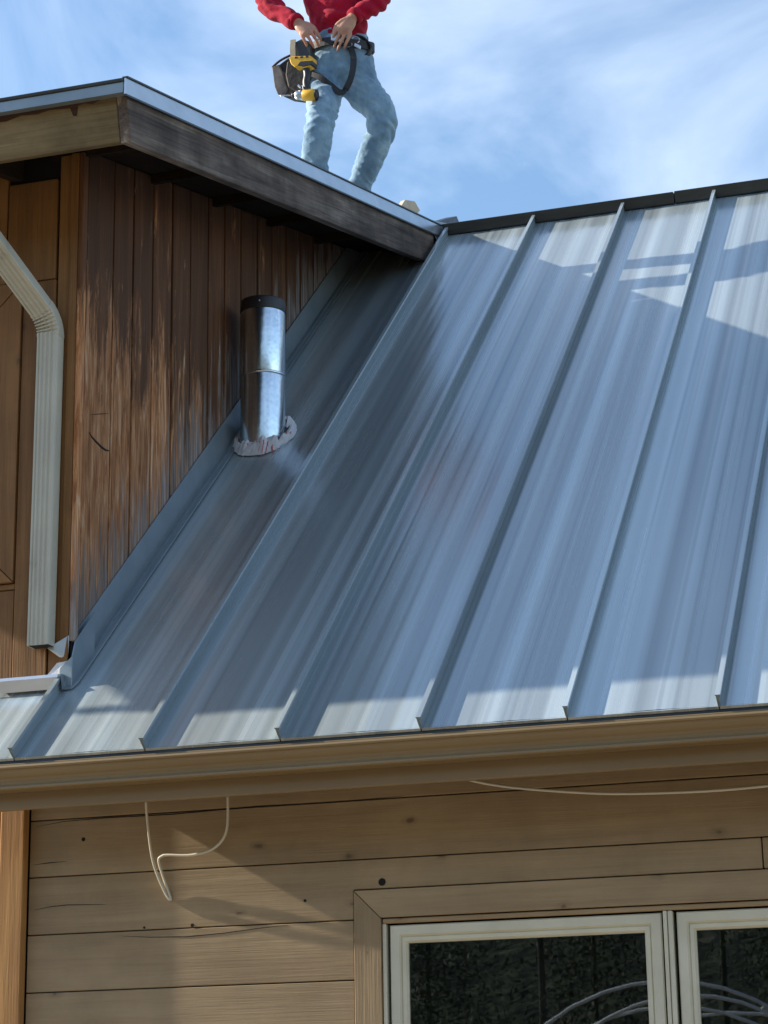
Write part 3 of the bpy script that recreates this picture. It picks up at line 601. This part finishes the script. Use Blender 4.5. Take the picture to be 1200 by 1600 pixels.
# hands: palm, four unequal bent fingers, thumb leaving the side of the palm
def hand(wr, tip_dir, spread, nrm, thumb_sign):
    d = tip_dir.normalized(); s_ = spread.normalized(); n_ = nrm.normalized(); out_ = []
    c = wr+d*.045
    out_.append(limb([wr-d*.01, wr+d*.03, wr+d*.075], [(.024, .020), (.036, .019), (.036, .016)], 14))
    out_.append(limb([wr+d*.075-s_*.025, wr+d*.080+s_*.026], [.014, .014], 10))
    for k, (off, ln, curl) in enumerate(((-.034, .068, .70), (-.0115, .078, .9), (.011, .073, 1.05), (.032, .058, 1.2))):
        b0 = wr+d*(.078-.006*abs(k-1))+s_*off; b1 = b0+d*(ln*.42)+n_*(-ln*.10*curl)+s_*off*.10; b2 = b1+d*(ln*.26)-n_*(ln*.27*curl); b3 = b2+d*(ln*.10)-n_*(ln*.28)
        out_.append(limb([b0, b1, b2, b3], [.0096, .0088, .0080, .0066], 8, 3))
    t0 = wr+d*.030+s_*thumb_sign*.030; t1 = t0+d*.028+s_*thumb_sign*.018-n_*.012; t2 = t1+d*.030-s_*thumb_sign*.004-n_*.018
    out_.append(limb([wr+d*.018+s_*thumb_sign*.016, t0, t1, t2], [.017, .014, .0115, .009], 8, 3))
    return out_
nR = (face*.75+V3((0, 0, .5))-side*.25); dR = V3((.060, -.012, -.075)); sR = dR.cross(nR)
nL = (face*.80+V3((0, 0, .45))+side*.2); dL = V3((-.045, -.015, -.085)); sL = dL.cross(nL)
body_d += hand(wrR, dR, sR, nR, 1 if sR.dot(side) > 0 else -1) + hand(wrL, dL, sL, nL, -1 if sL.dot(side) > 0 else 1)
body_o = vox('body', body_d, .0038, M['skin'], person, 3)
# jeans
def folds(co):
    z = co.z
    w_ = V3((co.x*6+z*4, co.y*6, z*22-co.x*10))
    a = .011*(.22-abs(noise.noise(w_*.8)))+.006*(.22-abs(noise.noise(V3((co.x*10+3, co.y*10, z*30+co.x*26)))))+noise.noise(co*60)*.001
    for kz, am in ((3.51, .010), (3.27, .009), (3.80, .004)):
        g_ = math.exp(-((z-kz)/.06)**2); a += am*g_*math.sin(z*105+noise.noise(co*11)*5.+co.x*45)*(.4+.6*noise.noise(co*9+V3((5, 0, 0))))
    return a
jd = [limb([hipR+V3((.012, .01, .06)), hipR+V3((-.005, -.01, -.10)), kneeR, midR, ankR+V3((0, 0, -.03))], [.088, .090, .070, .066, .068], 18),
      limb([hipL+V3((-.012, 0, .06)), hipL+V3((.012, -.005, -.10)), kneeL, midL, ankL+V3((0, 0, -.03))], [.088, .092, .074, .060, .064], 18),
      limb([pelvis-V3((0, 0, .10)), pelvis, waist-V3((0, 0, .03))], [(.125, .105), (.142, .115), (.135, .108)], 20)]
jeans = vox('jeans', jd, .006, M['jean'], person, 8, folds)
# hoodie
def hfold(co):
    return noise.noise(V3((co.x*14, co.y*14, co.z*9)))*.007+noise.noise(V3((co.x*30, co.y*30, co.z*22)))*.0035+.005*math.sin(co.z*105+co.x*70+noise.noise(co*9)*4)*(.35+.65*max(0, min(1, (abs(co.x-.14)-.11)/.06)))
fR = (wrR-elR).normalized(); fL = (wrL-elL).normalized()
hd = [limb([waist-V3((-.004, 0, .055)), waist+V3((0, 0, .04)), chest, neck-V3((0, 0, .075))], [(.134, .110), (.136, .112), (.165, .125), (.10, .085)], 22),
      limb([shR, elR, wrR-fR*.03], [.074, .058, .042], 16), limb([shL, elL, wrL-fL*.03], [.074, .058, .042], 16), limb([shR, chest+V3((0, 0, .14)), shL], [.078, .10, .078], 16),
      limb([neck-V3((0, 0, .06))-face*.05, neck-V3((0, 0, .0))-face*.075], [.085, .06], 14), limb([frame_pt(waist, -.06, .085, .03), frame_pt(waist, .06, .085, .03)], [.04, .04], 12)]
hood = vox('hoodie', hd, .008, M['red'], person, 5, hfold)
for c_, d_, r_ in ((wrR-fR*.025, fR, .040), (wrL-fL*.025, fL, .040)):
    o = tube('cuff', [c_-d_*.02, c_-d_*.012, c_+d_*.012, c_+d_*.016], [r_*.95, r_*1.06, r_*1.02, r_*.9], M['red'], person, 18); o.matrix_parent_inverse = Matrix.Translation(-person.location)
for nm_, s_, pts_ in (('drawstring', -1, None), ('drawstring', 1, None)):
    a = frame_pt(chest, s_*.03, .128, .12); o = tube(nm_, [a, a+face*.012-V3((0, 0, .08)), a+face*.01-V3((0, 0, .17))], .004, M['red'], person, 6); o.matrix_parent_inverse = Matrix.Translation(-person.location)
hair_d = [limb([hc+V3((0, 0, .07))-face*.02, hc-face*.045+V3((0, 0, -.02))], [.083, .070], 16)]
o = vox('hair', hair_d, .008, M['hair'], person, 3, lambda c_: noise.noise(c_*60)*.006)
for s_ in (-1, 1):
    e_ = frame_pt(hc, s_*.030, .083, .005); o = tube('eye', [e_-face*.006, e_, e_+face*.003], [.008, .0085, .004], M['white'], person, 10); o.matrix_parent_inverse = Matrix.Translation(-person.location)
for f_, a_ in ((fA, ankR), (fB, ankL)):
    bd = [limb([a_+V3((0, 0, .03)), f_+V3((0, 0, .05)), f_+face*.08+V3((0, 0, .045)), f_+face*.19+V3((0, 0, .04))], [.056, .052, .050, .038], 14), limb([f_-face*.05+V3((0, 0, .018)), f_+face*.2+V3((0, 0, .018))], [.042, .042], 12)]
    vox('boot', bd, .01, M['boot'], person, 4)

# ------------------------------------------------------------------ harness, pouch, drill
def band(path, w, th, up_=None):
    P_ = [V3(p) for p in path]; V, F = [], []; n = len(P_)
    for i, p in enumerate(P_):
        d = (P_[min(i+1, n-1)]-P_[max(i-1, 0)]).normalized(); u_ = V3(up_[i]) if up_ else V3((0, 0, 1)); u_ = (u_-d*u_.dot(d)).normalized(); o_ = d.cross(u_)
        for a, b in ((-w/2, -th/2), (w/2, -th/2), (w/2, th/2), (-w/2, th/2)): V.append(p+u_*a+o_*b)
    for i in range(n-1):
        for k in range(4): k2 = (k+1) % 4; F.append((i*4+k, i*4+k2, i*4+4+k2, i*4+4+k))
    F += [(3, 2, 1, 0), tuple(range(n*4-4, n*4))]
    return V, F
belt = tag(empty('tool_belt', tuple(pelvis)), 'black webbing harness belt with thigh strap on the worker\'s hips', 'harness')
def bpart(o, p=belt): o.parent = p; o.matrix_parent_inverse = Matrix.Translation(-p.location); return o
bc = V3((.174, 2.92, 3.955)); ringp = []
for k in range(33):
    a = 2*math.pi*k/32; q = bc+side*(.156*math.cos(a))+face*(.127*math.sin(a))+V3((0, 0, -.028*math.sin(a)+.006*math.cos(3*a))); ringp.append(q)
v, f = band(ringp, .042, .008); bpart(mk('waist_band', v, f, M['web']))
sp = smoothpath([(.250, 2.815, 3.90), (.272, 2.80, 3.826), (.262, 2.785, 3.72), (.215, 2.79, 3.652), (.160, 2.778, 3.694), (.100, 2.775, 3.75), (.03, 2.80, 3.79), (.0, 2.87, 3.80)], 5)
v, f = band(sp, .030, .006, [tuple((V3((0, 0, 1))).cross(V3((0, 0, 1))) + V3((1, .2, .4))) if i < 14 else (.3, 0, 1) for i in range(len(sp))]); bpart(mk('thigh_strap', v, f, M['web']))
lp = smoothpath([(.262, 2.86, 3.975), (.30, 2.88, 3.965), (.328, 2.90, 3.925), (.315, 2.90, 3.89), (.285, 2.89, 3.875)], 5); v, f = band(lp, .030, .007, [(.2, -.9, .3)]*len(lp)); bpart(mk('side_loop', v, f, M['web']))
for k_, (c_, r_) in enumerate(((V3((.272, 2.835, 3.945)), .018), (V3((.245, 2.815, 3.915)), .014))):
    rp_ = [c_+side*math.cos(a_*.5236)*r_+V3((0, 0, 1))*math.sin(a_*.5236)*r_ for a_ in range(13)]; bpart(tube('ring', rp_, .003, M['steel'], seg=6))
bk = frame_pt(bc, -.03, .137, -.018); bpart(prism('buckle', [bk-side*.03-V3((0, 0, .012)), bk+side*.03-V3((0, 0, .022)), bk+side*.03+V3((0, 0, .012)), bk-side*.03+V3((0, 0, .02))], face*.010, M['steel'], bevel=.002))
bk = frame_pt(bc, .07, .125, -.05); bpart(prism('buckle', [bk-side*.02, bk+side*.012-V3((0, 0, .02)), bk+side*.016+V3((0, 0, .0)), bk-side*.014+V3((0, 0, .016))], face*.008, M['steel'], bevel=.002))

pouch = tag(empty('tool_pouch', (-.06, 2.83, 3.66)), 'worn black tool pouch hanging at the worker\'s hip', 'tool pouch')
pp = [(-.142, 3.850), (-.075, 3.892), (-.005, 3.905), (.055, 3.90), (.06, 3.73), (.03, 3.655), (-.04, 3.672), (-.10, 3.690), (-.128, 3.74)]
bpart(prism('bag', [(a, 2.80, b) for a, b in pp], (.03, .10, .012), M['leather'], bevel=.012, smooth=False), pouch)
bpart(prism('flap', [(-.143, 2.782, 3.846), (-.128, 2.778, 3.735), (-.112, 2.778, 3.692), (-.085, 2.778, 3.685), (-.062, 2.780, 3.715), (-.085, 2.780, 3.80), (-.105, 2.782, 3.855)], (.004, .014, 0), M['flap'], bevel=.004), pouch)
bpart(prism('pocket', [(-.056, 2.775, 3.72), (-.070, 2.775, 3.79), (-.062, 2.778, 3.862), (.03, 2.778, 3.875), (.04, 2.775, 3.70), (-.01, 2.775, 3.685)], (.002, .022, 0), M['leather'], bevel=.006), pouch)
bpart(prism('front_pocket', [(-.012, 2.755, 3.818), (-.016, 2.757, 3.945), (.022, 2.752, 3.955), (.068, 2.752, 3.93), (.075, 2.752, 3.815)], (.01, .04, 0), M['blackp'], bevel=.005), pouch)
v, f = band([(-.020, 2.752, 3.955), (-.022, 2.749, 3.90), (-.018, 2.750, 3.83)], .026, .005, [(1, 0, 0)]*3); bpart(mk('strap', v, f, M['tan']), pouch)
bpart(tube('bag_rim', smoothpath([(-.146, 2.80, 3.852), (-.105, 2.795, 3.878), (-.05, 2.79, 3.895), (.0, 2.79, 3.905)], 4), .006, M['leather'], seg=8), pouch)

drill = tag(empty('cordless_driver', (.05, 2.69, 3.70)), 'yellow and black cordless driver hung upside down on the tool pouch', 'power tool')
def dpart(o): return bpart(o, drill)
Yd = 2.665
bat = [(-.022, 3.828), (-.016, 3.838), (.10, 3.823), (.116, 3.812), (.116, 3.788), (.104, 3.762), (.066, 3.758), (.03, 3.772), (.012, 3.768), (-.012, 3.792)]
dpart(prism('battery', [(a, Yd, b) for a, b in bat], (.01, .055, .0), M['yellow'], bevel=.005))
dpart(prism('battery_base', [(.026, Yd-.003, 3.776), (.064, Yd-.003, 3.762), (.112, Yd-.003, 3.766), (.118, Yd-.003, 3.790), (.045, Yd-.003, 3.797)], (.01, .060, 0), M['blackp'], bevel=.003))
for k_ in range(3): dpart(prism('battery_latch', [(.012+k_*.032, Yd-.003, 3.829-k_*.003), (.03+k_*.032, Yd-.003, 3.827-k_*.003), (.03+k_*.032, Yd-.003, 3.817-k_*.003), (.012+k_*.032, Yd-.003, 3.819-k_*.003)], (0, .006, 0), M['blackp'], bevel=.001))
dpart(tube('grip', smoothpath([(.068, Yd+.03, 3.77), (.076, Yd+.028, 3.72), (.070, Yd+.026, 3.675), (.082, Yd+.026, 3.62)], 4), [(.022, .020)]*13, M['blackp'], seg=12))
dpart(prism('trigger', [(.046, Yd+.02, 3.668), (.052, Yd+.02, 3.64), (.066, Yd+.02, 3.63), (.066, Yd+.02, 3.675)], (0, .016, 0), M['steel'], bevel=.002))
dpart(tube('motor_body', [(.050, Yd+.026, 3.610), (.056, Yd+.026, 3.609), (.11, Yd+.026, 3.603), (.128, Yd+.026, 3.600), (.134, Yd+.026, 3.599)], [.026, .032, .033, .028, .018], M['yellow'], seg=18))
dpart(tube('motor_cap', [(.126, Yd+.026, 3.600), (.136, Yd+.026, 3.599), (.140, Yd+.026, 3.5985)], [.030, .027, .018], M['blackp'], seg=18))
dpart(tube('gear_case', [(.006, Yd+.026, 3.617), (.010, Yd+.026, 3.616), (.052, Yd+.026, 3.610)], [.018, .024, .029], M['steel'], seg=18))
dpart(tube('nose', [(-.016, Yd+.026, 3.6195), (-.012, Yd+.026, 3.619), (.008, Yd+.026, 3.617)], [.009, .014, .016], M['blackp'], seg=14))
dpart(tube('bit', [(-.085, Yd+.026, 3.629), (-.078, Yd+.026, 3.628), (-.015, Yd+.026, 3.620)], [.002, .0042, .0042], M['steel'], seg=8))
dpart(prism('belt_hook', [(.028, Yd-.005, 3.655), (.036, Yd-.005, 3.665), (.050, Yd-.005, 3.645), (.044, Yd-.005, 3.637)], (0, .02, 0), M['steel'], bevel=.002))

drill.scale = (.86, .86, .9)
# ------------------------------------------------------------------ what the window mirrors: hoops and a wood behind the camera
hoops = tag(empty('hoop_frame', (.25, -10.2, GZ)), 'white bent pipe hoops mirrored in the window glass', 'hoop frame')
for k, (hy, hx, top, hw) in enumerate(((-9.3, .18, -.05, 1.75), (-9.6, .30, -.14, 1.6), (-9.9, .10, -.20, 1.7), (-10.6, .45, -.22, 1.9), (-11.4, .2, -.32, 2.0))):
    P_ = [V3((hx-hw*math.cos(a_*math.pi/24), hy, GZ+(top-GZ)*math.sin(a_*math.pi/24)**.75)) for a_ in range(25)]
    o = tube('hoop', P_, .014, M['pvc'], hoops, 8); o.matrix_parent_inverse = Matrix.Translation(-hoops.location)
o = tube('ridge_pipe', [(.9, -9.3, -.27), (2.1, -10.2, -.25)], .013, M['pvc'], hoops, 8); o.matrix_parent_inverse = Matrix.Translation(-hoops.location)
t = MT('wooded_backing_slope', .95); t.col(t.ramp(t.noise(t.coord((.35, .35, .9), False), 1, 8, .7), (.35, (.012, .018, .010)), (.55, (.05, .065, .032)), (.72, (.13, .12, .075)))); t.bump(t.noise(t.coord((1.5, 1.5, 1.5), False), 1, 6), 1., .8)
V = []; F = []; nx_, ny_ = 40, 8
for j in range(ny_+1):
    for i in range(nx_+1):
        hx_ = -160+320*i/nx_; hy_ = -40-11*j; V.append((hx_, hy_, GZ-.3+(j/ny_)**.8*30+noise.noise(V3((hx_*.05, hy_*.05, 1)))*4*(j > 0)))
for j in range(ny_):
    for i in range(nx_): q = j*(nx_+1)+i; F.append((q, q+1, q+nx_+2, q+nx_+1))
tag(mk('backing_hills', V, F, t.m, smooth=True), kind='structure')  # unseen slope added to block sky between the trees in the window reflection
V, F = [], []; rw = random.Random(3)
for k in range(18):
    tx = -15+k*1.25+rw.uniform(-.5, .5); ty = rw.uniform(-38, -26); h = rw.uniform(7, 12); br = h*.22
    v, f = tube_data([(tx, ty, GZ), (tx, ty, GZ+h*.9)], [.09, .02], 6); b = len(V); V += v; F += [tuple(i+b for i in q) for q in f]
    for j in range(8000):
        u = rw.random()**.8; zz = GZ+.5+h*u; rr_ = br*(1-u)**.8*rw.uniform(.3, 1.08)+.1; a = rw.uniform(0, 6.283)
        c = V3((tx+rr_*math.cos(a), ty+rr_*math.sin(a), zz)); s_ = rw.uniform(.03, .075); d1 = V3((rw.gauss(0, 1), rw.gauss(0, 1), rw.gauss(-.3, .6))).normalized()*s_; d2 = V3((rw.gauss(0, 1), rw.gauss(0, 1), rw.gauss(0, .5))).normalized()*s_*.45
        b = len(V); V += [c-d1, c+d2, c+d1, c-d2]; F.append((b, b+1, b+2, b+3))
tag(mk('woodland', V, F, M['leaf']), 'dark mass of trees mirrored in the window glass', 'woodland', kind='stuff')
